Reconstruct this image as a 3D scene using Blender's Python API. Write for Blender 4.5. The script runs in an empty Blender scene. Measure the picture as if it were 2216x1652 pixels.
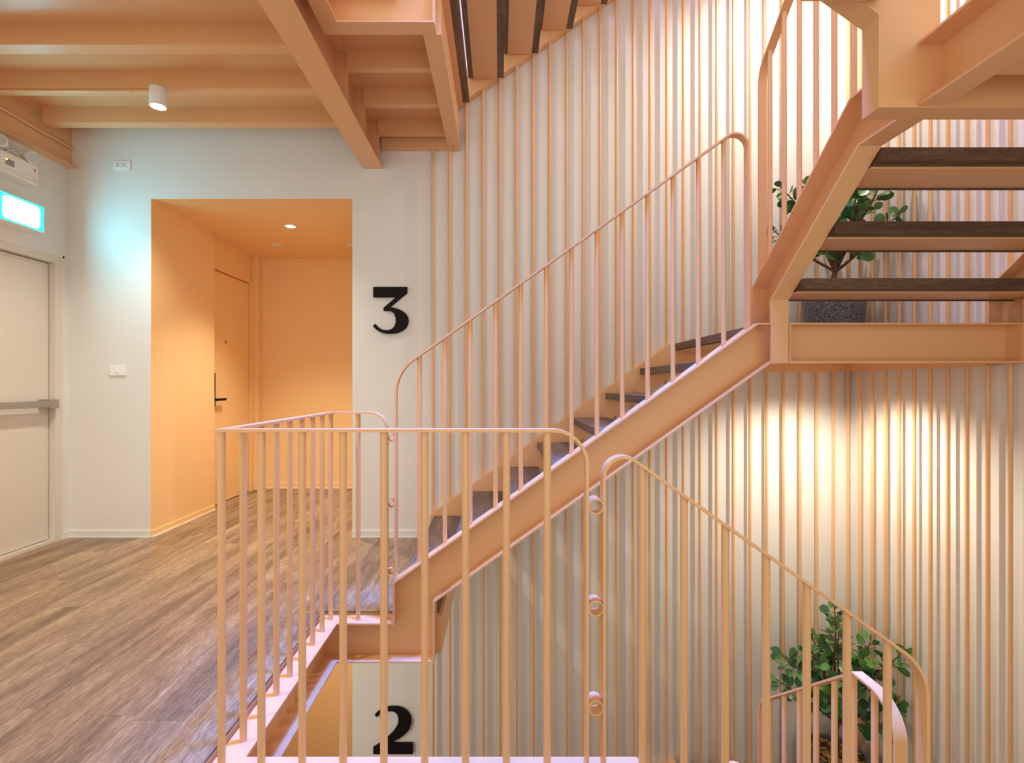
import bpy, math, random
from mathutils import Vector
random.seed(7)
S = bpy.context.scene
COL = S.collection

# ------------------------------------------------------------------ camera
F = 1110.0                      # focal length in pixels of the 2216 px wide frame
ZC = 1.13
cam_d = bpy.data.cameras.new('camera')
cam = bpy.data.objects.new('camera', cam_d); COL.objects.link(cam)
cam.location = (0, 0, ZC); cam.rotation_euler = (math.pi/2, 0, 0)
cam_d.sensor_width = 36.0; cam_d.lens = 36.0*F/2216
cam_d.shift_x = (1108-1081)/2216; cam_d.shift_y = (834-826)/2216
cam_d.clip_start = 0.05
S.camera = cam

# ------------------------------------------------------------------ world, exposure
S.view_settings.view_transform = 'Standard'; S.view_settings.look = 'None'
S.view_settings.gamma = 1.0; S.view_settings.use_curve_mapping = False
S.view_settings.exposure = 0.10
S.cycles.use_denoising = True
S.cycles.max_bounces = 10; S.cycles.diffuse_bounces = 6; S.cycles.glossy_bounces = 4
S.cycles.sample_clamp_indirect = 6.0
W = bpy.data.worlds.new('world'); S.world = W; W.use_nodes = True
bg = W.node_tree.nodes['Background']
bg.inputs[0].default_value = (1.0, 0.97, 0.86, 1); bg.inputs[1].default_value = 1.2

def light(kind, loc, power, color, aim=None, size=.1, size_y=None, angle=90, blend=.6, name='light'):
    d = bpy.data.lights.new(name, kind); d.energy = power; d.color = color
    o = bpy.data.objects.new(name, d); COL.objects.link(o); o.location = loc
    if kind == 'AREA':
        d.size = size
        if size_y: d.shape = 'RECTANGLE'; d.size_y = size_y
    if kind in ('SPOT', 'POINT'): d.shadow_soft_size = size
    if kind == 'SPOT': d.spot_size = math.radians(angle); d.spot_blend = blend
    if aim is not None:
        o.rotation_euler = (Vector(aim)-Vector(loc)).to_track_quat('-Z', 'Y').to_euler()
    return o
SH = 3.08                       # storey height
light('AREA', (.35, 1.9, 6.05), 110, (.52, .42, 1.0), size=1.7, size_y=.8, name='skylight_glow')
light('SPOT', (.20, 2.02, 6.0), 3900, (.03, .22, 1.0), aim=(.24, 2.06, 0), size=.22, angle=30, blend=.5, name='violet_shaft_spot')
light('SPOT', (.20, 1.95, 4.7), 250, (.20, .24, 1.0), aim=(.24, 2.04, 0), size=.15, angle=58, blend=.4, name='violet_shaft_spot_low')
light('SPOT', (2.10, 3.22, 1.18), 82, (1.0, .91, .77), aim=(2.10, 3.26, 0), size=.03, angle=152, blend=1.0, name='landing_spot_lower')
light('SPOT', (2.10, 3.22, 4.26), 150, (1.0, .94, .89), aim=(2.05, 3.30, 0), size=.03, angle=158, blend=1.0, name='landing_spot_upper')
light('SPOT', (-2.07, 3.10, 2.80), 68, (1.0, .92, .80), aim=(-2.07, 3.10, 0), size=.03, angle=120, blend=.6, name='ceiling_spot_light')
light('SPOT', (-2.0, 1.5, 2.80), 100, (1.0, .91, .78), aim=(-2.0, 1.5, 0), size=.03, angle=130, blend=.6, name='ceiling_spot_light_front')
light('SPOT', (-1.82, 4.465, 2.49), 150, (1.0, .90, .74), aim=(-1.75, 4.40, 0), size=.04, angle=100, blend=1.0, name='alcove_light')
light('SPOT', (-1.82, 4.465, -.60), 48, (1.0, .90, .74), aim=(-1.7, 4.6, -3), size=.04, angle=130, blend=.8, name='lower_alcove_light')
light('SPOT', (-2.0, 2.6, -.35), 34, (1.0, .88, .72), aim=(-1.2, 3.6, -2.0), size=.05, angle=130, blend=.7, name='lower_floor_fill')  # added fill, lifts the ambient level in the storey below

# ------------------------------------------------------------------ materials
def nt(m): m.use_nodes = True; return m.node_tree
def paint(name, col, rough=.45, bump=.0, spec=.5, var=.03):
    m = bpy.data.materials.new(name); t = nt(m); p = t.nodes['Principled BSDF']
    p.inputs['Roughness'].default_value = rough
    p.inputs['Specular IOR Level'].default_value = spec
    tc = t.nodes.new('ShaderNodeTexCoord'); n = t.nodes.new('ShaderNodeTexNoise')
    n.inputs['Scale'].default_value = 2.3; n.inputs['Detail'].default_value = 4
    t.links.new(tc.outputs['Object'], n.inputs['Vector'])
    mx = t.nodes.new('ShaderNodeMix'); mx.data_type = 'RGBA'
    mx.inputs[6].default_value = (*[c*(1-var) for c in col], 1)
    mx.inputs[7].default_value = (*[min(1, c*(1+var)) for c in col], 1)
    t.links.new(n.outputs['Fac'], mx.inputs[0]); t.links.new(mx.outputs[2], p.inputs['Base Color'])
    if bump:
        n2 = t.nodes.new('ShaderNodeTexNoise'); n2.inputs['Scale'].default_value = 180
        t.links.new(tc.outputs['Object'], n2.inputs['Vector'])
        b = t.nodes.new('ShaderNodeBump'); b.inputs['Strength'].default_value = bump; b.inputs['Distance'].default_value = .002
        t.links.new(n2.outputs['Fac'], b.inputs['Height']); t.links.new(b.outputs['Normal'], p.inputs['Normal'])
    return m
PEACH = paint('peach_paint', (.80, .465, .228), .36, .05)
WHITE = paint('white_wall_paint', (.79, .782, .745), .44, .08)
DOORW = paint('white_door_paint', (.72, .67, .58), .4, .05)
APRI = paint('apricot_paint', (.90, .62, .31), .5, .06)
BLACK = paint('black_acrylic', (.008, .006, .006), .6, spec=.15)
PLASTIC = paint('white_plastic', (.90, .89, .87), .3)
STEEL = paint('brushed_steel', (.42, .40, .36), .35); STEEL.node_tree.nodes['Principled BSDF'].inputs['Metallic'].default_value = .8
GREY = paint('grey_plastic', (.30, .32, .34), .4)
RED = paint('red_print', (.55, .02, .04), .4)
DARKGAP = paint('shadow_gap', (.03, .015, .008), .8)  # near-black colour standing for the shade in door gaps
BARK = paint('bark', (.16, .09, .05), .8, .6, var=.3)
def emit(name, col, st):
    m = bpy.data.materials.new(name); t = nt(m); p = t.nodes['Principled BSDF']
    p.inputs['Base Color'].default_value = (.1, .1, .1, 1)
    p.inputs['Emission Color'].default_value = (*col, 1); p.inputs['Emission Strength'].default_value = st
    return m
LAMP = emit('lamp_face', (1, .95, .85), 30)
LEDY = emit('amber_led', (1, .5, .08), 4)
EXW = emit('exit_panel_light', (.22, .80, 1.0), 42)
EXC = emit('exit_panel_cyan', (.0, .95, .78), 1.6)
LENS = paint('lamp_lens', (.55, .58, .6), .2)

def wood(name, c1, c2, c3, rough=.45, axis=1, tint=.25):
    m = bpy.data.materials.new(name); t = nt(m); L = t.links; p = t.nodes['Principled BSDF']
    tc = t.nodes.new('ShaderNodeTexCoord'); oi = t.nodes.new('ShaderNodeObjectInfo')
    mul = t.nodes.new('ShaderNodeMath'); mul.operation = 'MULTIPLY'; mul.inputs[1].default_value = 37
    L.new(oi.outputs['Random'], mul.inputs[0])
    def noise(sc, det, dist, rgh=.6):
        mp = t.nodes.new('ShaderNodeMapping'); mp.inputs['Scale'].default_value = sc
        L.new(tc.outputs['Object'], mp.inputs['Vector'])
        n = t.nodes.new('ShaderNodeTexNoise'); n.noise_dimensions = '4D'
        n.inputs['Scale'].default_value = 1; n.inputs['Detail'].default_value = det
        n.inputs['Distortion'].default_value = dist; n.inputs['Roughness'].default_value = rgh
        L.new(mp.outputs[0], n.inputs['Vector']); L.new(mul.outputs[0], n.inputs['W']); return n
    def sc(a, b): return (a, b, a) if axis == 1 else (b, a, a)
    big = noise(sc(9, 1.1), 3, .8); fine = noise(sc(75, 8), 6, 2.4, .75); hair = noise(sc(260, 26), 3, .8, .65)
    r = t.nodes.new('ShaderNodeValToRGB'); e = r.color_ramp.elements
    e[0].position = .30; e[0].color = (*c1, 1); e[1].position = .68; e[1].color = (*c3, 1)
    x = e.new(.5); x.color = (*c2, 1)
    L.new(big.outputs['Fac'], r.inputs[0])
    def ov(src, dst, fac, lo, hi, a, b):
        mr = t.nodes.new('ShaderNodeMapRange'); mr.inputs[1].default_value = lo; mr.inputs[2].default_value = hi
        mr.inputs[3].default_value = a; mr.inputs[4].default_value = b
        L.new(src, mr.inputs[0])
        mx = t.nodes.new('ShaderNodeMix'); mx.data_type = 'RGBA'; mx.blend_type = 'MULTIPLY'; mx.inputs[0].default_value = fac
        L.new(dst, mx.inputs[6]); L.new(mr.outputs[0], mx.inputs[7]); return mx.outputs[2]
    c = ov(fine.outputs['Fac'], r.outputs[0], 1, .41, .59, .68, 1.22)
    c = ov(hair.outputs['Fac'], c, 1, .40, .60, .76, 1.18)
    c = ov(oi.outputs['Random'], c, 1, 0, 1, 1-tint*.5, 1+tint*.5)
    L.new(c, p.inputs['Base Color'])
    p.inputs['Roughness'].default_value = rough; p.inputs['Specular IOR Level'].default_value = .4
    b = t.nodes.new('ShaderNodeBump'); b.inputs['Strength'].default_value = .35; b.inputs['Distance'].default_value = .002
    L.new(fine.outputs['Fac'], b.inputs['Height']); L.new(b.outputs['Normal'], p.inputs['Normal'])
    return m
PLANK = wood('oak_plank', (.16, .10, .062), (.32, .21, .125), (.46, .33, .205), .42, 1, .10)
TREAD_A = wood('tread_oak_y', (.10, .062, .042), (.17, .112, .078), (.24, .165, .12), .5, 1, .15)
TREAD_B = wood('tread_oak_x', (.065, .032, .018), (.11, .06, .035), (.16, .095, .06), .5, 0, .15)

def terrazzo():
    m = bpy.data.materials.new('grey_granite'); t = nt(m); L = t.links; p = t.nodes['Principled BSDF']
    tc = t.nodes.new('ShaderNodeTexCoord'); n = t.nodes.new('ShaderNodeTexVoronoi'); n.inputs['Scale'].default_value = 190
    L.new(tc.outputs['Object'], n.inputs['Vector'])
    r = t.nodes.new('ShaderNodeValToRGB'); e = r.color_ramp.elements
    e[0].position = .2; e[0].color = (.035, .035, .045, 1); e[1].position = .9; e[1].color = (.30, .30, .34, 1)
    L.new(n.outputs['Color'], r.inputs[0]); L.new(r.outputs[0], p.inputs['Base Color']); p.inputs['Roughness'].default_value = .4
    return m
GRANITE = terrazzo()
def rnd(name, c1, c2, rough, trans=0):
    m = bpy.data.materials.new(name); t = nt(m); p = t.nodes['Principled BSDF']
    oi = t.nodes.new('ShaderNodeObjectInfo'); mx = t.nodes.new('ShaderNodeMix'); mx.data_type = 'RGBA'
    mx.inputs[6].default_value = (*c1, 1); mx.inputs[7].default_value = (*c2, 1)
    t.links.new(oi.outputs['Random'], mx.inputs[0]); t.links.new(mx.outputs[2], p.inputs['Base Color'])
    p.inputs['Roughness'].default_value = rough
    if trans: p.inputs['Subsurface Weight'].default_value = trans; p.inputs['Subsurface Scale'].default_value = .01
    return m
LEAF = rnd('leaf_green', (.022, .11, .06), (.15, .32, .08), .36)
PEBBLE = rnd('pebble_amber', (.30, .13, .02), (.55, .36, .12), .3)

# ------------------------------------------------------------------ mesh helpers
class MB:
    def __init__(s): s.v = []; s.f = []; s.sm = []
    def add(s, v, f, smooth=False):
        b = len(s.v); s.v += [tuple(p) for p in v]
        for q in f: s.f.append([i+b for i in q]); s.sm.append(smooth)
        return s
    def box(s, x0, x1, y0, y1, z0, z1):
        x0, x1 = sorted((x0, x1)); y0, y1 = sorted((y0, y1)); z0, z1 = sorted((z0, z1))
        v = [(x, y, z) for z in (z0, z1) for y in (y0, y1) for x in (x0, x1)]
        return s.add(v, [(0, 2, 3, 1), (4, 5, 7, 6), (0, 1, 5, 4), (2, 6, 7, 3), (0, 4, 6, 2), (1, 3, 7, 5)])
    def cyl(s, p0, p1, r, n=12, r1=None, caps=True):
        p0 = Vector(p0); p1 = Vector(p1); d = (p1-p0).normalized(); r1 = r if r1 is None else r1
        a = d.orthogonal().normalized(); b = d.cross(a)
        v = [p0+(a*math.cos(t)+b*math.sin(t))*r for t in [2*math.pi*i/n for i in range(n)]]
        v += [p1+(a*math.cos(t)+b*math.sin(t))*r1 for t in [2*math.pi*i/n for i in range(n)]]
        s.add(v, [(i, (i+1) % n, n+(i+1) % n, n+i) for i in range(n)], True)
        if caps:
            s.add(v[:n], [tuple(reversed(range(n)))]); s.add(v[n:], [tuple(range(n))])
        return s
    def tube_path(s, pts, rs, n=8):
        pts = [Vector(p) for p in pts]; rings = []
        for i, p in enumerate(pts):
            t = (pts[min(i+1, len(pts)-1)]-pts[max(i-1, 0)]).normalized()
            a = t.cross(Vector((.13, .97, .2))).normalized(); b = t.cross(a)
            rings += [p+(a*math.cos(2*math.pi*k/n)+b*math.sin(2*math.pi*k/n))*rs[i] for k in range(n)]
        f = [(j*n+k, j*n+(k+1) % n, (j+1)*n+(k+1) % n, (j+1)*n+k) for j in range(len(pts)-1) for k in range(n)]
        s.add(rings, f, True); s.add(rings[:n], [tuple(reversed(range(n)))]); return s.add(rings[-n:], [tuple(range(n))])
    def prism(s, poly, mp, w0, w1):
        n = len(poly); v = [mp(u, q, w0) for u, q in poly]+[mp(u, q, w1) for u, q in poly]
        return s.add(v, [tuple(range(n)), tuple(reversed(range(n, 2*n)))]+[(i, n+i, n+(i+1) % n, (i+1) % n) for i in range(n)])
    def lathe(s, prof, c, n=32):
        v = []; m = len(prof)
        for k in range(n):
            a = 2*math.pi*k/n
            v += [(c[0]+r*math.cos(a), c[1]+r*math.sin(a), c[2]+z) for r, z in prof]
        return s.add(v, [(k*m+j, ((k+1) % n)*m+j, ((k+1) % n)*m+j+1, k*m+j+1) for k in range(n) for j in range(m-1)], True)
    def mesh(s, name, mat):
        me = bpy.data.meshes.new(name); me.from_pydata(s.v, [], s.f)
        me.polygons.foreach_set('use_smooth', s.sm)
        me.materials.append(mat); me.validate(); me.update()
        import bmesh
        bm = bmesh.new(); bm.from_mesh(me); bmesh.ops.recalc_face_normals(bm, faces=bm.faces); bm.to_mesh(me); bm.free()
        return me
    def build(s, name, mat, parent=None, label=None, bevel=0):
        o = bpy.data.objects.new(name, s.mesh(name, mat)); COL.objects.link(o); o.parent = parent
        if label: o['label'] = label
        if bevel:
            b = o.modifiers.new('bevel', 'BEVEL'); b.width = bevel; b.segments = 2; b.limit_method = 'ANGLE'
        return o
def tag(o, label, cat=None, group=None, kind=None):
    if label: o['label'] = label
    if cat: o['category'] = cat
    if group: o['group'] = group
    if kind: o['kind'] = kind
    return o
def thing(name, label, cat, loc=(0, 0, 0), group=None):
    o = bpy.data.objects.new(name, None); COL.objects.link(o); o.empty_display_size = .1
    o.location = loc
    return tag(o, label, cat, group or {'stair_flight': 'stair flights of the staircase', 'stair_landing': 'corner landings of the staircase', 'stair_railing': 'baluster railings of the staircase', 'potted_plant': 'potted plants on the landings', 'recessed_downlight': 'discs in the alcove ceiling', 'conduit_pipe': 'conduits under the ceiling'}.get(name))
def struct(name, label=None):
    o = bpy.data.objects.new(name, None); COL.objects.link(o); return tag(o, label, None, None, 'structure')
def inst(name, me, loc, parent, scale=(1, 1, 1), rot=(0, 0, 0)):
    o = bpy.data.objects.new(name, me); COL.objects.link(o); o.parent = parent
    o.location = loc; o.scale = scale; o.rotation_euler = rot; return o
XZ = lambda u, q, w: (u, w, q)
YZ = lambda u, q, w: (w, u, q)
XY = lambda u, q, w: (u, q, w)
def area(poly): return .5*sum(poly[i][0]*poly[(i+1) % len(poly)][1]-poly[(i+1) % len(poly)][0]*poly[i][1] for i in range(len(poly)))
def tray(mb, poly, mp, web, tip, t=.008, skip=()):
    """a folded steel channel: web plate of outline poly at depth web, flanges along its edges out to tip"""
    n = len(poly)
    if area(poly) < 0:
        poly = poly[::-1]; skip = {(n-2-i) % n for i in skip}
    sg = 1 if tip > web else -1
    mb.prism(poly, mp, web, web+sg*t)
    ins = []
    for i in range(n):
        a, b, c = Vector(poly[i-1]), Vector(poly[i]), Vector(poly[(i+1) % n])
        d0 = (b-a).normalized(); d1 = (c-b).normalized()
        n0 = Vector((-d0.y, d0.x)); n1 = Vector((-d1.y, d1.x))
        t0 = 0 if (i-1) % n in skip else t; t1 = 0 if i in skip else t
        det = n0.x*n1.y-n0.y*n1.x
        if abs(det) < 1e-4: ins.append(tuple(b+n0*t0))
        else: ins.append((b.x+(t0*n1.y-t1*n0.y)/det, b.y+(n0.x*t1-n1.x*t0)/det))
    for i in range(n):
        if i in skip: continue
        j = (i+1) % n
        mb.prism([poly[i], poly[j], ins[j], ins[i]], mp, web+sg*t, tip)
    return mb
def bar(mb, pts, wdir, w=.042, t=.009):
    """flat bar swept along a path lying in the plane normal to wdir"""
    pts = [Vector(p) for p in pts]; wd = Vector(wdir).normalized(); v = []
    for i, p in enumerate(pts):
        if i == 0: d = (pts[1]-p).normalized(); nn = d.cross(wd)
        elif i == len(pts)-1: d = (p-pts[i-1]).normalized(); nn = d.cross(wd)
        else:
            n0 = (p-pts[i-1]).normalized().cross(wd); n1 = (pts[i+1]-p).normalized().cross(wd)
            nn = (n0+n1).normalized(); nn = nn/max(.3, nn.dot(n0))
        for a, b in ((-1, -1), (1, -1), (1, 1), (-1, 1)): v.append(p+wd*(a*w/2)+nn*(b*t/2))
    k = len(pts); f = [(4*i+j, 4*i+(j+1) % 4, 4*i+4+(j+1) % 4, 4*i+4+j) for i in range(k-1) for j in range(4)]
    f += [(3, 2, 1, 0), (4*k-4, 4*k-3, 4*k-2, 4*k-1)]
    return mb.add(v, f)
def fillet(P, Q, R, r, n=32):
    """points rounding the corner Q of P-Q-R with radius r"""
    P, Q, R = Vector(P), Vector(Q), Vector(R); a = (P-Q).normalized(); b = (R-Q).normalized()
    ang = a.angle(b); t = r/math.tan(ang/2); c = Q+(a+b).normalized()*(r/math.sin(ang/2))
    s0 = Q+a*t-c; s1 = Q+b*t-c; th = s0.angle(s1); out = []
    for i in range(n+1):
        k = i/n; out.append(c+(s0*math.sin((1-k)*th)+s1*math.sin(k*th))/math.sin(th))
    return out
def unit_rod(mat, r=.0112, n=14):
    return MB().cyl((0, 0, 0), (0, 0, 1), r, n).mesh('baluster', mat)
ROD = unit_rod(PEACH); WROD = unit_rod(PEACH, .0108, 12)
def post(parent, x, y, z0, z1, name='baluster', me=None):
    return inst(name, me or ROD, (x, y, z0), parent, (1, 1, z1-z0))

# ------------------------------------------------------------------ key dimensions
B = 3.814                       # slatted / white back wall
XL, XR = -3.20, 2.60            # left and right walls
HX0, HX1 = -.869, -.781         # left edge channel of the stairwell
FY0, FY1 = 2.463, 2.552         # far edge channel (tips, web)
NY0, NY1 = 1.490, 1.577         # near edge channel (web, tips)
SL = .7115; SB = .769
def ztop(x): return .18+SL*(x+.513)
def zbot(x): return .085+SL*(x+.313)

# ------------------------------------------------------------------ walls
wb = struct('wall_back')
m = MB()
for x0, x1, z0, z1 in ((XL-.15, -2.593, -3.3, 6.2), (-2.593, -1.093, 2.518, 6.2), (-2.593, -1.093, -.562, -.1), (-2.593, -1.093, -3.3, -SH), (-1.093, XR+.15, -3.3, 6.2)):
    m.box(x0, x1, B, B+.12, z0, z1)
m.build('plaster', WHITE, wb)
wr = struct('wall_right'); MB().box(XR, XR+.15, -.6, B, -3.3, 6.2).build('plaster', WHITE, wr)
wl = struct('wall_left')
m = MB()
m.box(XL-.15, XL, 3.75, B, 0, 3.04); m.box(XL-.15, XL, -.6, 2.74, 0, 3.04); m.box(XL-.15, XL, 2.74, 3.75, 2.06, 3.04)
m.build('plaster', WHITE, wl)
# apricot alcoves (door lobbies) on two floors
for k, z in ((0, 0), (1, -SH)):
    al = struct('wall_alcove' if k == 0 else 'wall_lower_alcove')
    zt = z+2.515
    m = MB()
    m.box(-2.72, -2.59, B+.12, 4.66, z, zt); m.box(-2.593, -2.59, B+.0005, B+.12, z, zt)   # left cheek
    if k == 0:
        m.box(-2.80, -2.645, 4.66, 5.46, z+2.215, zt)            # over the door
        m.box(-2.80, -2.645, 5.455, 5.63, z, zt)
        m.box(-2.645, -2.60, 5.53, 5.63, z, zt)
    else: m.box(-2.80, -2.645, 4.66, 5.63, z, zt)
    m.box(-2.80, -.95, 5.63, 5.75, z, zt)                        # back
    m.box(-1.096, -.95, B+.12, 5.63, z, zt); m.box(-1.096, -1.093, B+.0005, B+.12, z, zt)   # right cheek
    m.build('plaster', APRI, al)
    MB().box(-2.72, -.95, B+.121, 5.75, zt, zt+.1).build('soffit', APRI, al)
    MB().box(-2.593, -1.093, B+.0005, B+.120, zt, zt+.003).build('reveal', APRI, al)
    m = MB(); m.box(-2.59, -2.580, B+.002, 4.655, z, z+.045)
    m.build('skirting', APRI, al)
    m = MB(); m.box(-2.59, -2.572, B-.004, 4.655, z, z+.005); m.box(-2.56, -1.096, 5.609, 5.618, z, z+.005); m.build('sealant_line', PLASTIC, al)
    MB().box(-2.60, -1.096, 5.618, 5.63, z, z+.06).build('skirting', APRI, al)
bs = MB(); bs.box(XL, -2.592, B-.012, B, 0, .05); bs.box(-1.096, -.30, B-.012, B, 0, .05); bs.box(XL, -2.592, B-.018, B-.012, 0, .005); bs.box(-1.096, -.5, B-.018, B-.012, 0, .005)
tag(bs.build('baseboard_back', WHITE), None, None, None, 'structure')
bs = MB(); bs.box(XL, XL+.012, 3.755, B-.012, 0, .05)
tag(bs.build('baseboard_left', WHITE), None, None, None, 'structure')

# ------------------------------------------------------------------ floor with planks
fl = struct('floor')
RECTS = [(XL, HX0-.016, -.6, 2.568), (HX0-.016, .25, -.6, NY0-.016), (XL, -.30, 2.568, B), (-2.80, -1.096, B, 5.62)]
m = MB()
for x0, x1, y0, y1 in RECTS: m.box(x0, x1, y0, y1, -.10, -.012)
m.box(XL-.1, XL, 2.74, 3.75, -.10, 0)
m.build('slab', PEACH, fl)
def plank_mesh(rects, w, l):
    out = []
    ncol = int((.3-XL)/w)+1
    for i in range(ncol):
        x0 = XL+i*w; off = -.6-random.random()*l
        j = 0
        while off+j*l < 5.7:
            y0 = off+j*l; j += 1; mb = MB()
            for a0, a1, b0, b1 in rects:
                u0, u1 = max(x0+.0006, a0), min(x0+w-.0006, a1); v0, v1 = max(y0+.0006, b0), min(y0+l-.0006, b1)
                if u1-u0 > .002 and v1-v0 > .002: mb.box(u0, u1, v0, v1, -.012, 0)
            if mb.v: out.append(mb)
    return out
for mb in plank_mesh(RECTS, .178, 1.22): mb.build('plank', PLANK, fl)
# floor of the storey below and added roof that keeps world light out
lf = struct('floor_lower'); MB().box(XL, XR, -.6, 5.6, -SH-.1, -SH).build('slab', TREAD_A, lf)
# ------------------------------------------------------------------ ceiling structure (underside of floor 4)
ce = struct('ceiling')
m = MB()
for x0, x1, y0, y1 in ((XL, HX0-.004, -.6, B), (HX0-.004, -.30, FY1+.004, B), (HX0-.004, .25, -.6, NY0-.004)):
    m.box(x0, x1, y0, y1, 3.04, 3.075)
m.build('deck', PEACH, ce)
def ibeam_x(y0, y1, x0, x1, z0, z1, t=.008):
    mb = MB(); c = (y0+y1)/2
    mb.box(x0, x1, y0, y1, z0, z0+t); mb.box(x0, x1, c-t/2, c+t/2, z0+t, z1-t); mb.box(x0, x1, y0, y1, z1-t, z1); return mb
def cjoist(y0, y1, x0, x1, z0, z1, t=.006):
    mb = MB()                                              # C-section, web towards the camera
    mb.box(x0, x1, y0, y1, z0, z0+t); mb.box(x0, x1, y0, y0+t, z0+t, z1); return mb
for k in range(9):
    y0 = 3.51-.40*k
    cjoist(y0, y0+.078, -3.13, -1.01, 2.93, 3.04).build('joist', PEACH, ce)
for y0, y1, z0 in ((2.912, 2.955, 2.93), (3.28, 3.333, 2.93), (3.672, 3.716, 2.93)):
    cjoist(y0, y1, -.872, -.382, z0, 3.04).build('joist', PEACH, ce)
m = MB(); t = .010                                         # main beam: rolled H section towards the back wall
m.box(-1.01, -.866, -.6, B, 2.738, 2.738+t); m.box(-.943, -.933, -.6, B, 2.748, 3.03); m.box(-1.01, -.866, -.6, FY0, 3.03, 3.04)
m.box(-1.01, -.866, FY0, B, 3.03, 3.04)
for y0 in (2.93, 3.30, 3.69): m.box(-.933, -.866, y0, y0+.01, 2.748, 3.03)
m.build('main_beam', PEACH, ce)
m = MB(); m.box(XL, XL+.065, -.6, B, 2.74, 2.748); m.box(XL+.0, XL+.022, -.6, B, 2.748, 3.03); m.box(XL, XL+.065, -.6, B, 3.03, 3.04)
m.build('wall_beam', PEACH, ce)
m = MB(); m.box(-.866, -.29, B-.05, B-.043, 2.88, 3.04); m.box(-.866, -.29, B-.05, B, 2.87, 2.88)
m.build('wall_channel', PEACH, ce)
def hole_edges(parent, dz, yn):
    tray(MB(), [(yn, -.206+dz), (FY0, -.206+dz), (FY0, -.015+dz), (yn, -.015+dz)], YZ, HX0, HX1, skip=(1, 3)).build('edge_channel', PEACH, parent)
    tray(MB(), [(FY1+.001, -.206+dz), (B-.08, -.206+dz), (B-.08, -.02+dz), (FY1+.001, -.02+dz)], YZ, -.29, -.38, skip=(1,)).build('edge_channel', PEACH, parent)
hole_edges(ce, SH, 1.674); hole_edges(fl, 0, NY1)
MB().box(XL, XR, -.75, -.6, -SH, -.02).build('plaster', WHITE, struct('light_blocking_wall'))  # unseen wall added to block world light entering the lower storey
rf = struct('light_blocking_roof')  # unseen roof added to stop world light flooding in, open over the shaft
m = MB(); m.box(XL, -.55, -.6, B, 6.16, 6.2); m.box(-.55, 1.25, -.6, 1.45, 6.16, 6.2); m.box(-.55, 1.25, 2.35, B, 6.16, 6.2); m.box(1.25, XR, -.6, B, 6.16, 6.2)
m.build('deck', WHITE, rf)

# ------------------------------------------------------------------ stairs
def treads_x(parent, dz, mat, ns):
    for n in ns:
        x = -.476+.25*(n-1); z = .179*n+dz
        t = inst_tread(parent, x, x+.257, FY1+.012, B-.078, z, mat)
def inst_tread(parent, x0, x1, y0, y1, z, mat):
    t = MB().box(x0, x1, y0, y1, z-.045, z).build('tread', mat, parent, bevel=.002)
    MB().box(x0+.035, x1-.048, y0+.001, y1-.001, z-.053, z-.045).build('tread_plate', PEACH, t)
    return t
def flight_A(dz, label, near=True, ns=range(1, 8), floor_beam=True):
    fl_ = thing('stair_flight', label, 'stairs', (0, 0, 0))
    xe = 1.301
    poly = [(HX0, -.206), (-.313, -.206), (-.313, .085), (1.300, zbot(1.300)), (1.300, 1.429), (1.24, 1.429), (-.513, .18), (-.513, -.015), (HX0, -.015)]
    poly = [(a, b+dz) for a, b in poly]
    if near: tray(MB(), poly, XZ, FY1, FY0, skip=(3,)).box(1.300, 1.386, FY1-.008, FY1, 1.241+dz, 1.427+dz).build('stringer', PEACH, fl_)
    poly = [(-.506, .0), (-.313, .0), (-.313, .085), (1.3, zbot(1.3)), (1.3, 1.43), (1.24, 1.43), (-.506, .18)]
    poly = [(a, b+dz) for a, b in poly]
    tray(MB(), poly, XZ, B-.075, B-.002, skip=(3,)).build('stringer', PEACH, fl_)
    treads_x(fl_, dz if dz <= 0 else dz-.025, TREAD_A, ns)
    return fl_
flight_A(0, 'peach steel flight with grey-brown wood treads rising right past the black numeral 3')
flight_A(SH, 'flight seen from below at the top, rising right across the slatted wall')
flight_A(-SH, 'lowest flight, mostly below the picture, reaching the landing with the lower potted plant')

def landing1(dz, label):
    l = thing('stair_landing', label, 'stair landing', (0, 0, 0))
    tray(MB(), [(1.392, 1.239+dz), (2.518, 1.239+dz), (2.518, 1.43+dz), (1.392, 1.43+dz)], XZ, FY1, FY0).build('front_channel', PEACH, l)
    m = MB(); m.box(1.303, XR-.002, B-.075, B-.067, 1.239+dz, 1.43+dz); m.box(1.303, XR-.002, B-.075, B-.002, 1.231+dz, 1.239+dz)
    m.box(XR-.075, XR-.067, FY1+.11, B-.075, 1.239+dz, 1.40+dz); m.box(XR-.075, XR-.002, FY1+.11, B-.075, 1.231+dz, 1.239+dz)
    m.build('wall_channel', PEACH, l)
    m = MB(); m.box(1.303, XR-.078, FY1+.01, B-.078, 1.37+dz, 1.385+dz); m.build('deck_plate', PEACH, l)
    for y in (2.9, 3.3): MB().box(1.41, XR-.08, y, y+.05, 1.30+dz, 1.37+dz).build('joist', PEACH, l)
    MB().box(1.274, XR-.003, FY1+.012, B-.076, 1.387+dz, 1.432+dz).build('landing_board', TREAD_A, l)
    return l
landing1(0, 'peach steel landing at mid height on the right carrying the upper potted plant')
landing1(-SH, 'lower landing in the bottom right corner carrying the plant with amber pebbles')
landing1(SH, 'topmost landing above the frame in the corner of the slatted walls')

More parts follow.
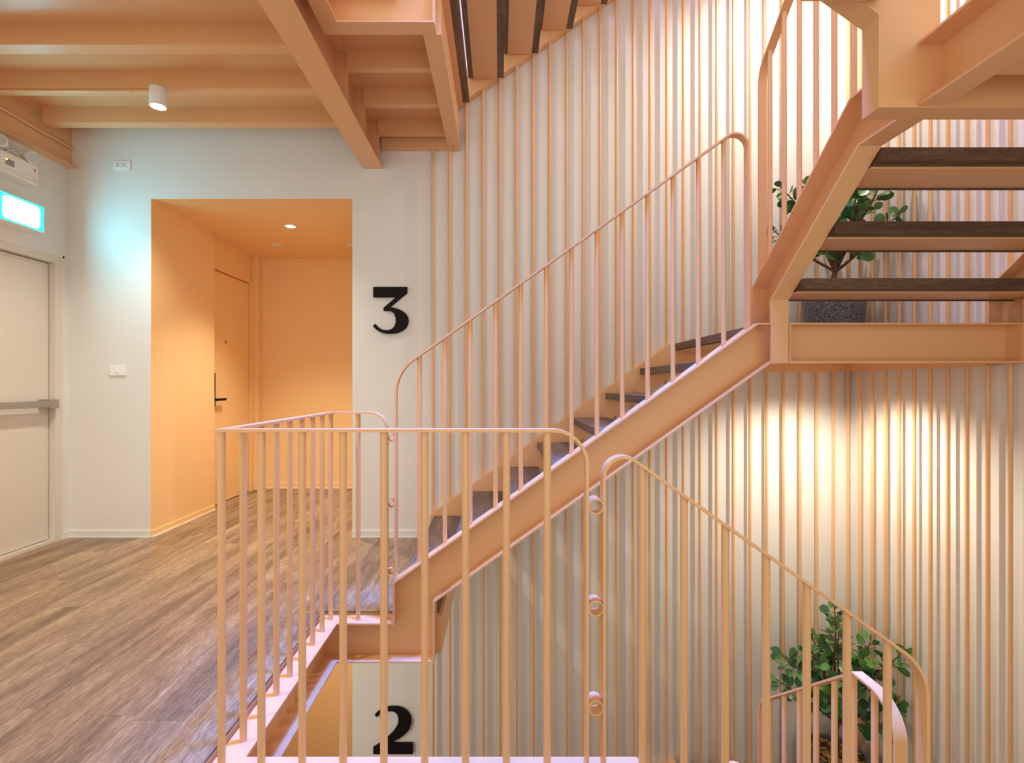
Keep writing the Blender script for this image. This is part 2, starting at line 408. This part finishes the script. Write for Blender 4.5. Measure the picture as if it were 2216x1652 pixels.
def flight_B(dz, label):
    f = thing('stair_flight', label, 'stairs', (0, 0, 0))
    def P(bot): return [(a, b+dz) for a, b in [(2.463, 1.239), (2.65, 1.239), (2.65, 1.631), (1.91, 2.2), (.30, 2.2), (.30, 2.0), (1.862, 2.0), (2.463, 1.538)]]
    tray(MB(), P(0), YZ, 1.388, 1.303, skip=(4,)).build('stringer', PEACH, f)
    tray(MB(), [(a, b) for a, b in P(0)], YZ, XR-.004, XR-.080, skip=(4,)).build('stringer', PEACH, f)
    for n, y in ((1, 2.345), (2, 2.125), (3, 1.872)):
        z = 1.43+.19*n+dz
        t = MB().box(1.392, XR-.006, y, y+.240, z-.052, z).box(1.392, XR-.006, y+.233, y+.245, z-.066, z).build('tread', TREAD_B, f, bevel=.002)
        MB().box(1.392, XR-.006, y+.048, y+.232, z-.060, z-.052).build('tread_plate', PEACH, t)
    # upper landing towards the camera
    MB().box(1.392, XR-.006, .3, 1.598, 2.168+dz, 2.195+dz).build('deck_plate', PEACH, f)
    for y in (1.40, .95, .5): MB().box(1.392, XR-.082, y, y+.07, 2.02+dz, 2.168+dz).build('joist', PEACH, f)
    return f
flight_B(0, 'right-hand flight with dark wood treads climbing toward the camera above the potted plant')
flight_B(-SH, 'lower right-hand flight behind the small railing with the twisted pink top bar')

def flight_D(dz, y_web, y_tip, label, foot_dz=0.):
    f = thing('stair_flight', label, 'stairs', (0, 0, 0))
    zt, zb = 3.067-SH, 2.874-SH
    z0 = 1.997-SH
    xa = 1.183-(zb-(2.288-SH))/SL
    xb = 1.375-(zt-(2.388-SH))/SL
    poly = [(1.183, z0), (2.515, z0), (2.515, z0+.2), (1.375, z0+.2), (1.375, 2.388-SH), (xb, zt), (HX0, zt), (HX0, zb), (xa, zb), (1.183, 2.288-SH)]
    poly = [(a, b+dz) for a, b in poly]
    tray(MB(), poly, XZ, y_web, y_tip, skip=(1,)).build('stringer', PEACH, f)
    tray(MB(), poly[:1]+[(1.3, z0+dz), (1.3, 2.44-SH+dz)]+poly[5:6]+[(.3, zt+dz), (.3, zb+dz)]+poly[8:], XZ, .35, .43).build('stringer', PEACH, f)
    for n in range(1, 5):
        x = 1.15-.252*n; z = -.885+.178*n+dz
        inst_tread(f, x, x+.285, .44, y_web-.01, z, TREAD_A)
    return f
flight_D(0, NY0, NY1, 'flight leaving floor level in front, hidden below the long sloping railing')
flight_D(SH, 1.60, 1.674, 'heavy peach steel flight and landing frame in the top right corner seen from below')

# ------------------------------------------------------------------ railings
ZR = .9955
r1 = thing('stair_railing', 'level railing with round balusters around the stairwell opening on floor 3', 'railing', (-.82, 1.53, 0))
def bld(mb, name, root, mat=PEACH):
    o = mb.build(name, mat); o.parent = root; o.matrix_parent_inverse = root.matrix_world.inverted(); return o
def at(root, x, y, z0, z1):
    return inst('baluster', ROD, (x-root.location.x, y-root.location.y, z0-root.location.z), root, (1, 1, z1-z0))
bpy.context.view_layer.update()
def local(mb, root):
    L = root.location; mb.v = [(a-L.x, b-L.y, c-L.z) for a, b, c in mb.v]; return mb
xl, yn, yf = -.825, 1.53, 2.507; w = .0195; t = .009
m = MB()
corner = [(xl-w, yn-w), (.155, yn-w), (.155, yn+w), (xl+w, yn+w), (xl+w, yf-w), (-.635, yf-w), (-.635, yf+w), (xl-w, yf+w)]
m.prism(corner, XY, ZR-t/2, ZR+t/2)
bar(m, [(.155, yn, ZR)]+[p for p in fillet((.1, yn, ZR), (.259, yn, ZR), (.259, yn, .5), .100)]+[(.259, yn, -.2)], (0, 1, 0))
bar(m, [(-.635, yf, ZR)]+[p for p in fillet((-.7, yf, ZR), (-.551, yf, ZR), (-.551, yf, .5), .080)]+[(-.551, yf, -.015)], (0, 1, 0))
local(m, r1).build('top_rail', PEACH, r1)
for i in range(9): at(r1, -.832+.1218*i if i else -.829, yn, -.015, ZR)
for i in range(1, 9): at(r1, xl, yn+.1221*i, -.015, ZR)
at(r1, -.691, yf, -.015, ZR)
def rings(root, x, y, zs, ro):
    for z in zs:
        m = MB(); n = 28
        for a, b in ((ro, ro-.004),):
            v = []
            for k in range(n):
                c, s = math.cos(2*math.pi*k/n), math.sin(2*math.pi*k/n)
                v += [(x+a*c, y-.0225, z+a*s), (x+a*c, y+.0225, z+a*s), (x+b*c, y+.0225, z+b*s), (x+b*c, y-.0225, z+b*s)]
            m.add(v, [(4*k+j, 4*k+(j+1) % 4, 4*((k+1) % n)+(j+1) % 4, 4*((k+1) % n)+j) for k in range(n) for j in range(4)], True)
        o = local(m, root).build('ring', PEACH, root)
        e = o.modifiers.new('split', 'EDGE_SPLIT'); e.split_angle = math.radians(40)
rings(r1, .284, yn, (.773, .473, .180), .0235)
rings(r1, -.528, yf, (.873, .552, .225), .0200)

def rail_A(dz, label):
    r = thing('stair_railing', label, 'railing', (-.4, 2.507, .2+dz))
    zr = lambda x: 1.270+SL*(x+.397)+dz
    y = 2.507; m = MB()
    a = fillet((-.505, y, .3+dz), (-.505, y, zr(-.505)), (0, y, zr(0)), .20)
    b = fillet((.8, y, zr(.8)), (1.208, y, zr(1.208)), (1.208, y, 1.6+dz), .062, 14)
    bar(m, [(-.505, y, ztop(-.505)+dz)]+a+b+[(1.208, y, ztop(1.208)+dz)], (0, 1, 0))
    local(m, r).build('top_rail', PEACH, r)
    for i in range(13):
        x = (908-1081)/442.7+.1238*i; at(r, x, y, ztop(x)+dz, zr(x))
    return r
rail_A(0, 'sloping railing climbing the middle flight up to the plant landing')
rail_A(-SH, 'railing of the lowest flight, only its rounded top just touching the frame bottom')

r3 = thing('stair_railing', 'long railing sloping down right in front of the lower plant, joined by rings', 'railing', (.309, 1.53, 0))
zr3 = lambda x: .800-SL*(x-.55)
ztD = lambda x: (2.388-SH)-SL*(x-1.375)
m = MB()
a = fillet((.309, yn, .3), (.309, yn, zr3(.309)), (1, yn, zr3(1)), .058, 14)
b = fillet((.8, yn, zr3(.8)), (1.262, yn, zr3(1.262)), (1.262, yn, -.4), .17)
bar(m, [(.309, yn, -.2)]+a+b+[(1.262, yn, ztD(1.262))], (0, 1, 0))
local(m, r3).build('top_rail', PEACH, r3)
for x in (.426, .550, .673, .795, .916, 1.036, 1.157): at(r3, x, yn, ztD(x) if x > .424 else -.015, zr3(x))

def rail_B(zat, y_turn, ztopf, dz, label, end=True):
    r = thing('stair_railing', label, 'railing', (1.35, 2.6, 1.5+dz))
    X = 1.35; zr = lambda y: zat+SB*(2.566-y); zt = zr(y_turn)
    zs = lambda y: min(1.631+SB*(2.65-y), 2.2)+dz
    m = MB(); a = fillet((X, 2.635, zat-.6), (X, 2.635, zr(2.635)), (X, 2.2, zr(2.2)), .14)
    pts = [(X, 2.635, zs(2.635))]+a+[(X, y_turn, zt)]
    if end: pts += fillet((X, y_turn, zt), (X, 1.727, zt), (X, 1.727, zt-.5), .12)+[(X, 1.727, zs(1.727))]
    bar(m, pts, (1, 0, 0)); local(m, r).build('top_rail', PEACH, r)
    for y in (2.56, 2.432, 2.31, 2.187, 2.068, 1.954, 1.846):
        at(r, X, y, zs(y), zr(y) if y > y_turn else zt)
    return r
rail_B(2.795, 1.94, None, 0, 'railing at top centre-right climbing toward the camera beside the dark treads')
rail_B(-.440, 1.937, None, -SH, 'small railing at bottom right in front of the pebble-filled planter')

# ------------------------------------------------------------------ vertical rods on the slatted walls
def wrod(parent, x, y, z0, z1): inst('rod', WROD, (x, y, z0), parent, (1, 1, z1-z0))
YR = B-.036
for k in range(26):
    x = min(-.4905+.1229*k, XR-.034)
    if x < 1.26:
        for dz in (0, -SH):
            a = max(ztop(x), 0)+dz; b = zbot(x)+dz+SH
            if x < -.313 and dz == 0: b = 2.87
            elif x < -.313: b = 0.0
            wrod(wb, x, YR, a, b)
    else:
        for dz in (0, -SH): wrod(wb, x, YR, 1.432+dz, 1.231+dz+SH)
XRr = XR-.036
for k in range(18):
    y = 3.648-.1193*k
    if y > 2.67:
        for dz in (0, -SH): wrod(wr, XRr, y, 1.432+dz, 1.231+dz+SH)
    else:
        zt = min(1.631+SB*(2.65-y), 2.2) if y < 2.65 else 1.631
        zb_ = 1.239 if y > 2.463 else min(1.538+SB*(2.463-y), 2.0)
        for dz in (0, -SH): wrod(wr, XRr, y, zt+dz, zb_+dz+SH)

# ------------------------------------------------------------------ numerals
def bez(p0, p1, p2, p3, n=12):
    out = []
    for i in range(1, n+1):
        t = i/n; u = 1-t
        out.append(tuple(u**3*a+3*u*u*t*b+3*u*t*t*c+t**3*d for a, b, c, d in zip(p0, p1, p2, p3)))
    return out
def curve_poly(segs):
    pts = [segs[0]]
    for s in segs[1:]:
        if len(s) == 2: pts.append(s)
        else: pts += bez(pts[-1], *s)
    return pts
three = curve_poly([(208, 250), (1072, 250), (1072, 405), (628, 768), ((860, 780), (1105, 900), (1105, 1110)), ((1105, 1340), (880, 1448), (630, 1448)),
                    ((430, 1448), (270, 1360), (200, 1243)), (258, 1192), ((340, 1300), (430, 1355), (540, 1355)), ((690, 1355), (782, 1260), (782, 1110)),
                    ((782, 960), (720, 862), (590, 862)), (470, 858), (470, 780), (790, 512), (208, 512)])
two = curve_poly([(208, 1450), (208, 1290), ((600, 1050), (850, 800), (850, 590)), ((850, 430), (770, 355), (650, 355)), ((520, 355), (390, 420), (300, 508)), (246, 455),
                  ((350, 330), (500, 245), (740, 245)), ((1010, 245), (1175, 410), (1175, 620)), ((1175, 880), (960, 1020), (660, 1165)), (650, 1180), (1215, 1180), (1215, 1450)])
def numeral(pts, oy, name_label):
    q = [((790+x/11.8-1081)/292.5, ZC-(oy+y/11.8-834)/292.5) for x, y in pts]
    cx = sum(p[0] for p in q)/len(q); cz = min(p[1] for p in q)
    o = MB().prism([(a-cx, b-cz) for a, b in q], XZ, -.018, 0).build('floor_number', BLACK)
    o.location = (cx, B-.001, cz)
    tag(o, name_label, 'number sign', 'black floor numerals')
numeral(three, 600, 'large black numeral 3 on the white wall right of the apricot alcove')
numeral(two, 1510, 'large black numeral 2 on the lower wall seen through the railing')

# ------------------------------------------------------------------ exit door in the left wall
d1 = struct('door_1')
m = MB()
m.box(XL-.15, XL+.004, 3.69, 3.75, 0, 2.06); m.box(XL-.15, XL+.004, 2.74, 2.80, 0, 2.06); m.box(XL-.15, XL+.004, 2.80, 3.69, 2.01, 2.06)
m.box(XL-.15, XL-.0, 2.80, 3.69, 0, .02)
m.build('frame', DOORW, d1)
MB().box(XL-.085, XL-.04, 2.803, 3.684, .024, 2.004).build('leaf', DOORW, d1, bevel=.002)
MB().box(XL-.10, XL-.095, 2.80, 3.69, .02, 2.01).build('gap_shade_sheet', DARKGAP, d1)  # dark sheet behind the leaf, shade of the gaps put into colour
pb = MB().box(XL+.012, XL+.045, 2.86, 3.60, .975, 1.02).build('panic_bar', STEEL, d1, label='brushed steel push bar', bevel=.004)
MB().box(XL-.04, XL+.048, 3.60, 3.675, .965, 1.03).build('end_bracket', STEEL, pb, bevel=.004)
MB().box(XL-.04, XL+.048, 2.82, 2.88, .965, 1.03).build('end_bracket', STEEL, pb, bevel=.004)
m = MB(); m.box(XL, XL+.006, 3.75, 3.765, 0, 2.075); m.box(XL, XL+.006, 2.70, 3.765, 2.06, 2.075); m.build('architrave', WHITE, d1)

# apartment door in the alcove
d2 = struct('door_2')
MB().box(-2.705, -2.665, 4.60, 5.445, .008, 2.205).build('leaf', APRI, d2)
MB().box(-2.76, -2.706, 4.60, 5.455, .0, 2.215).build('rebate_shade', DARKGAP, d2)  # dark backing, shade inside the rebate painted in
h = MB().box(-2.665, -2.652, 4.735, 4.790, .93, 1.245).build('handle_plate', BLACK, d2, label='black backplate')
m = MB(); m.box(-2.652, -2.615, 4.75, 4.77, .985, 1.005); m.box(-2.628, -2.608, 4.75, 4.90, .985, 1.006); m.build('lever', BLACK, h)
m = MB(); m.cyl((-2.665, 4.99, 1.548), (-2.660, 4.99, 1.548), .016, 16); m.build('peephole', STEEL, d2)
def slab_text(txt, z):
    c = bpy.data.curves.new('text', 'FONT'); c.body = txt; c.size = .085; c.extrude = .003; c.align_x = 'CENTER'
    o = bpy.data.objects.new('text', c); COL.objects.link(o)
    me = bpy.data.meshes.new_from_object(o.evaluated_get(bpy.context.evaluated_depsgraph_get()))
    bpy.data.objects.remove(o); me.materials.clear(); me.materials.append(BLACK)
    n = bpy.data.objects.new('door_numeral', me); COL.objects.link(n); n.parent = d2
    n.location = (-2.661, 4.758, z); n.rotation_euler = (math.pi/2, 0, math.pi/2)
for ch, z in (('3', 1.50), ('0', 1.41), ('1', 1.32)): slab_text(ch, z)

# ------------------------------------------------------------------ wall plates
def plate(px, py, label, sockets):
    x = (px-1081)/291; z = ZC-(py-834)/291
    o = thing('wall_socket' if sockets else 'light_switch', label, 'socket' if sockets else 'light switch', (x, B, z))
    MB().box(-.064, .064, -.010, 0, -.036, .036).build('cover_plate', PLASTIC, o, bevel=.003)
    if sockets:
        for sx in (-.022, .022):
            f = MB().box(sx-.019, sx+.019, -.013, -.010, -.021, .021).build('socket_face', PLASTIC, o, bevel=.001)
            m = MB()
            for dx, dz in ((-.008, .010), (-.008, -.008), (.006, .0)): m.box(sx+dx-.0025, sx+dx+.0025, -.0142, -.0128, dz-.004, dz+.004)
            m.build('pin_hole', BLACK, f)
    else:
        MB().box(-.012, .012, -.015, -.010, -.018, .018).build('rocker', PLASTIC, o, bevel=.002)
plate(265, 359, 'white double socket plate high on the wall left of the alcove', True)
plate(256.5, 803, 'white light switch at hand height on the wall left of the alcove', False)

# ------------------------------------------------------------------ emergency light and exit sign on the left wall
em = thing('emergency_light', 'white twin-head emergency light above the glowing exit sign', 'emergency light', (XL, 3.335, 2.47))
MB().box(0, .088, -.125, .125, 0, .135).build('housing', PLASTIC, em, bevel=.004)
MB().box(.088, .089, -.105, -.045, .055, .095).build('control_panel', GREY, em)
MB().cyl((.088, -.10, .088), (.093, -.10, .088), .005, 10).build('indicator', LEDY, em)
m = MB(); m.box(.088, .0888, -.12, -.03, .03, .0315); m.box(.088, .0888, -.03, .12, .022, .0235); m.box(.088, .0888, .035, .105, .055, .0562)
for yy in (.085, .10): m.box(.088, .0888, yy, yy+.007, .030, .038)
m.build('printed_line', GREY, em)
m = MB(); m.cyl((.088, .10, .100), (.0892, .10, .100), .007, 12); m.box(.088, .0888, .092, .108, .083, .086); m.build('emblem', RED, em)
for y0, dv, zz in ((-.075, (.62, -.75, -.06), .195), (.085, (.85, -.28, -.30), .195)):
    dv = Vector(dv).normalized(); a = Vector((.035, y0, zz)); b = a+dv*.085
    hd = MB().cyl(a, b, .036, 20).build('lamp_head', PLASTIC, em)
    d = (b-a).normalized(); MB().cyl(b-d*.002, b+d*.004, .031, 20).build('lens', LENS, hd)
    MB().cyl((.045, y0+.01, .13), (.05, y0+.01, .17), .008, 8).build('swivel', GREY, hd)
m = MB(); m.tube_path([(.05, -.09, .135), (.08, -.05, .165), (.085, 0, .14), (.07, .03, .17), (.05, .06, .16)], [.003]*5, 6); m.build('cable', PLASTIC, em)
ex = thing('exit_sign', 'glowing cyan and white exit sign box above the white exit door', 'exit sign', (XL, 3.27, 2.165))
MB().box(0, .100, -.225, .22, 0, .178).build('housing', PLASTIC, ex, bevel=.003)
MB().box(.100, .104, -.221, .216, .004, .174).build('face', EXC, ex)
def rrect(y0, y1, z0, z1, r, n=6):
    p = []
    for cy, cz, a0 in ((y1-r, z1-r, 0), (y0+r, z1-r, 90), (y0+r, z0+r, 180), (y1-r, z0+r, 270)):
        for i in range(n+1): a = math.radians(a0+90*i/n); p.append((cy+r*math.cos(a), cz+r*math.sin(a)))
    return p
MB().prism(rrect(-.075, .185, .014, .160, .03), YZ, .104, .1055).build('lit_panel', EXW, ex)
MB().prism(rrect(-.213, -.10, .014, .160, .03), YZ, .104, .1055).build('lit_panel', EXW, ex)

# ------------------------------------------------------------------ lamps and conduits
sp = thing('ceiling_spotlight', 'white cylindrical spotlight hanging under the second ceiling joist', 'spotlight', (-2.07, 3.11, 2.93))
MB().lathe([(0, 0), (.046, 0), (.047, -.003), (.047, -.112), (.041, -.112), (.040, -.10), (0, -.10)], (0, 0, 0), 28).build('body', PLASTIC, sp)
MB().cyl((0, 0, -.106), (0, 0, -.108), .036, 24).build('lens', LAMP, sp)
cd = thing('conduit_pipe', 'thin peach conduit under the joist feeding the white spotlight', 'pipe', (-2.6, 3.115, 2.918))
MB().cyl((-.50, 0, 0), (.484, 0, 0), .0095, 12).build('pipe', PEACH, cd)
for x in (-.365, .365):
    m = MB(); m.cyl((x-.008, 0, 0), (x+.008, 0, 0), .0125, 12); m.box(x-.006, x+.006, -.022, .022, .010, .0122); m.build('clip', PEACH, cd)
c2 = thing('conduit_pipe', 'peach conduit clipped along the wall beam in the top left corner', 'pipe', (XL+.0, 3.4, 2.89))
m = MB(); m.tube_path([(.036, -3.9, .0), (.036, -.05, .0), (.036, .10, -.006), (.036, .405, -.006)], [.0105]*4, 10); m.build('pipe', PEACH, c2)
for y in (-.75, -.18):
    m = MB(); m.cyl((.036, y-.008, 0), (.036, y+.008, 0), .0135, 12); m.box(.022, .025, y-.006, y+.006, -.024, .024); m.build('clip', PEACH, c2)
def downlight(x, y, lit, label):
    o = thing('recessed_downlight', label, 'downlight', (x, y, 2.515))
    MB().lathe([(.040, -.004), (.050, -.004), (.052, 0), (.040, 0)], (0, 0, 0), 28).build('trim_ring', PLASTIC, o)
    MB().cyl((0, 0, -.002), (0, 0, -.003), .040, 24).build('lens', LAMP if lit else PLASTIC, o)
downlight(-1.82, 4.465, True, 'bright lit recessed downlight in the alcove ceiling')
downlight(-2.20, 5.07, False, 'unlit white disc in the alcove ceiling behind the bright downlight')
downlight(-1.47, 5.07, False, 'unlit white disc half cut by the right edge of the alcove opening')

# ------------------------------------------------------------------ potted plants
def leaf_mesh(k):
    rr = random.Random(k); n = 12; v = [(0, 0, 0)]
    for i in range(n):
        a = 2*math.pi*i/n; r = 1+.06*rr.uniform(-1, 1)
        x = .5+.5*r*math.cos(a); y = .46*r*math.sin(a)
        v.append((x, y, .20*abs(y)+.10*(x-.5)**2))
    v[0] = (.5, 0, -.015)
    mb = MB(); mb.add(v, [(0, 1+i, 1+(i+1) % n) for i in range(n)], True)
    mb.add([(-.25, .006, .0), (-.25, -.006, 0), (.05, -.01, -.003), (.05, .01, -.003)], [(0, 1, 2, 3)])
    return mb.mesh('leaf', LEAF)
LEAVES = [leaf_mesh(i) for i in range(4)]
def pebble_mesh(k):
    rr = random.Random(k); mb = MB(); n = 8; prof = [(0, -.7), (.75, -.5), (1.0, 0), (.75, .5), (0, .7)]
    mb.lathe([(r, z) for r, z in prof], (0, 0, 0), n); return mb.mesh('pebble', PEBBLE)
PEB = [pebble_mesh(0)]
def plant(loc, seed, label, pebbles, mir):
    R = random.Random(seed)
    o = thing('potted_plant', label, 'plant', loc)
    H = .275
    pot = MB().lathe([(0, 0), (.150, 0), (.160, .01), (.188, H-.004), (.190, H), (.174, H), (.168, H-.05), (0, H-.05)], (0, 0, 0), 48).build('pot', GRANITE, o)
    e = pot.modifiers.new('split', 'EDGE_SPLIT'); e.split_angle = math.radians(50)
    MB().cyl((0, 0, H-.058), (0, 0, H-.045), .167, 32).build('soil', BARK, o)
    if pebbles:
        for i in range(130):
            a = R.uniform(0, 6.283); rr = .155*math.sqrt(R.random())
            inst('pebble', PEB[0], (rr*math.cos(a), rr*math.sin(a), H-.038+R.uniform(0, .03)), o, (R.uniform(.014, .023), R.uniform(.011, .017), R.uniform(.009, .013)), (R.uniform(-.5, .5), R.uniform(-.5, .5), R.uniform(0, 6.28)))
    br = MB()
    fork = Vector((.01, 0, .47))
    trunk = [Vector((0, 0, H-.06)), Vector((.012, .005, .33)), Vector((-.006, 0, .41)), fork]
    br.tube_path(trunk, [.021, .018, .019, .016], 9); br.build('trunk', BARK, o)
    def put_leaf(p, d, sz):
        W_ = Vector(loc)+p
        if W_.x > XR-.075 or W_.y > B-.07: return
        q = d.to_track_quat('X', 'Z').to_euler()
        inst('leaf', R.choice(LEAVES), p, o, (sz, sz, sz), (q.x+R.uniform(-1.3, 1.3), q.y+R.uniform(-.5, .5), q.z))
    tips = [(-.03, -.03, 1.28, .5), (.13, -.15, 1.10, .5), (.19, -.33, 1.12, .45), (-.44, -.14, 1.00, .35), (-.24, -.12, 1.03, .4), (.02, -.22, .98, .4),
            (-.10, .10, 1.02, .5), (.20, .05, .92, .5), (-.20, -.25, .86, .4), (.24, -.28, .78, .35), (-.12, -.16, .72, .3), (.12, -.30, .66, .3), (-.40, .02, .76, .3), (.10, .12, 1.10, .5)]
    for tx, ty, tz, f0 in tips:
        tx *= mir
        tip = Vector((tx, ty, tz)); mid = fork.lerp(tip, .5)+Vector((-tx*.12+R.uniform(-.03, .03), R.uniform(-.03, .03), -.02+.25*(abs(tx)+abs(ty))*(.5 if tz > .9 else -.1)))
        pts = [fork*(1-t)**2+mid*2*t*(1-t)+tip*t*t for t in [i/7 for i in range(8)]]
        pts = [p+Vector((R.uniform(-.008, .008), R.uniform(-.008, .008), 0)) if 0 < i < 7 else p for i, p in enumerate(pts)]
        br = tw = MB(); br.tube_path(pts, [.010-.0009*i for i in range(8)], 7)
        ln = (tip-fork).length; k = max(6, int(ln*(1-f0)/.030)); a = R.uniform(0, 6.28)
        for i in range(k):
            t = f0+(1-f0)*(i+.5)/k; j = min(6, int(t*7)); p = pts[j].lerp(pts[j+1], t*7-j)
            ax = (pts[j+1]-pts[j]).normalized(); a += 2.4
            u = ax.orthogonal().normalized(); v = ax.cross(u)
            for sg in (0, math.pi):
                d = (u*math.cos(a+sg)+v*math.sin(a+sg)+ax*R.uniform(.2, .8)).normalized()
                l = R.uniform(.012, .055); q = p+d*l; tw.tube_path([p, q], [.002, .0014], 5)
                put_leaf(q, (d+Vector((0, 0, R.uniform(-.3, .3)))).normalized(), R.uniform(.054, .080)*(1 if t < .9 else .8))
                if l > .035 and R.random() < .75:
                    d2 = (d+ax*R.uniform(.4, 1)).normalized(); put_leaf(p.lerp(q, .6), d2, R.uniform(.045, .062))
        put_leaf(tip, (tip-pts[-2]).normalized(), .05)
        br.build('branch', BARK, o)
    return o
plant((2.280, 3.50, 1.432), 5, 'round-leaved plant in a speckled grey pot on the mid-height landing behind the stair treads', False, 1)
plant((2.295, 3.50, 1.432-SH), 11, 'round-leaved plant in a grey pot of amber pebbles in the lower right corner', True, 1)
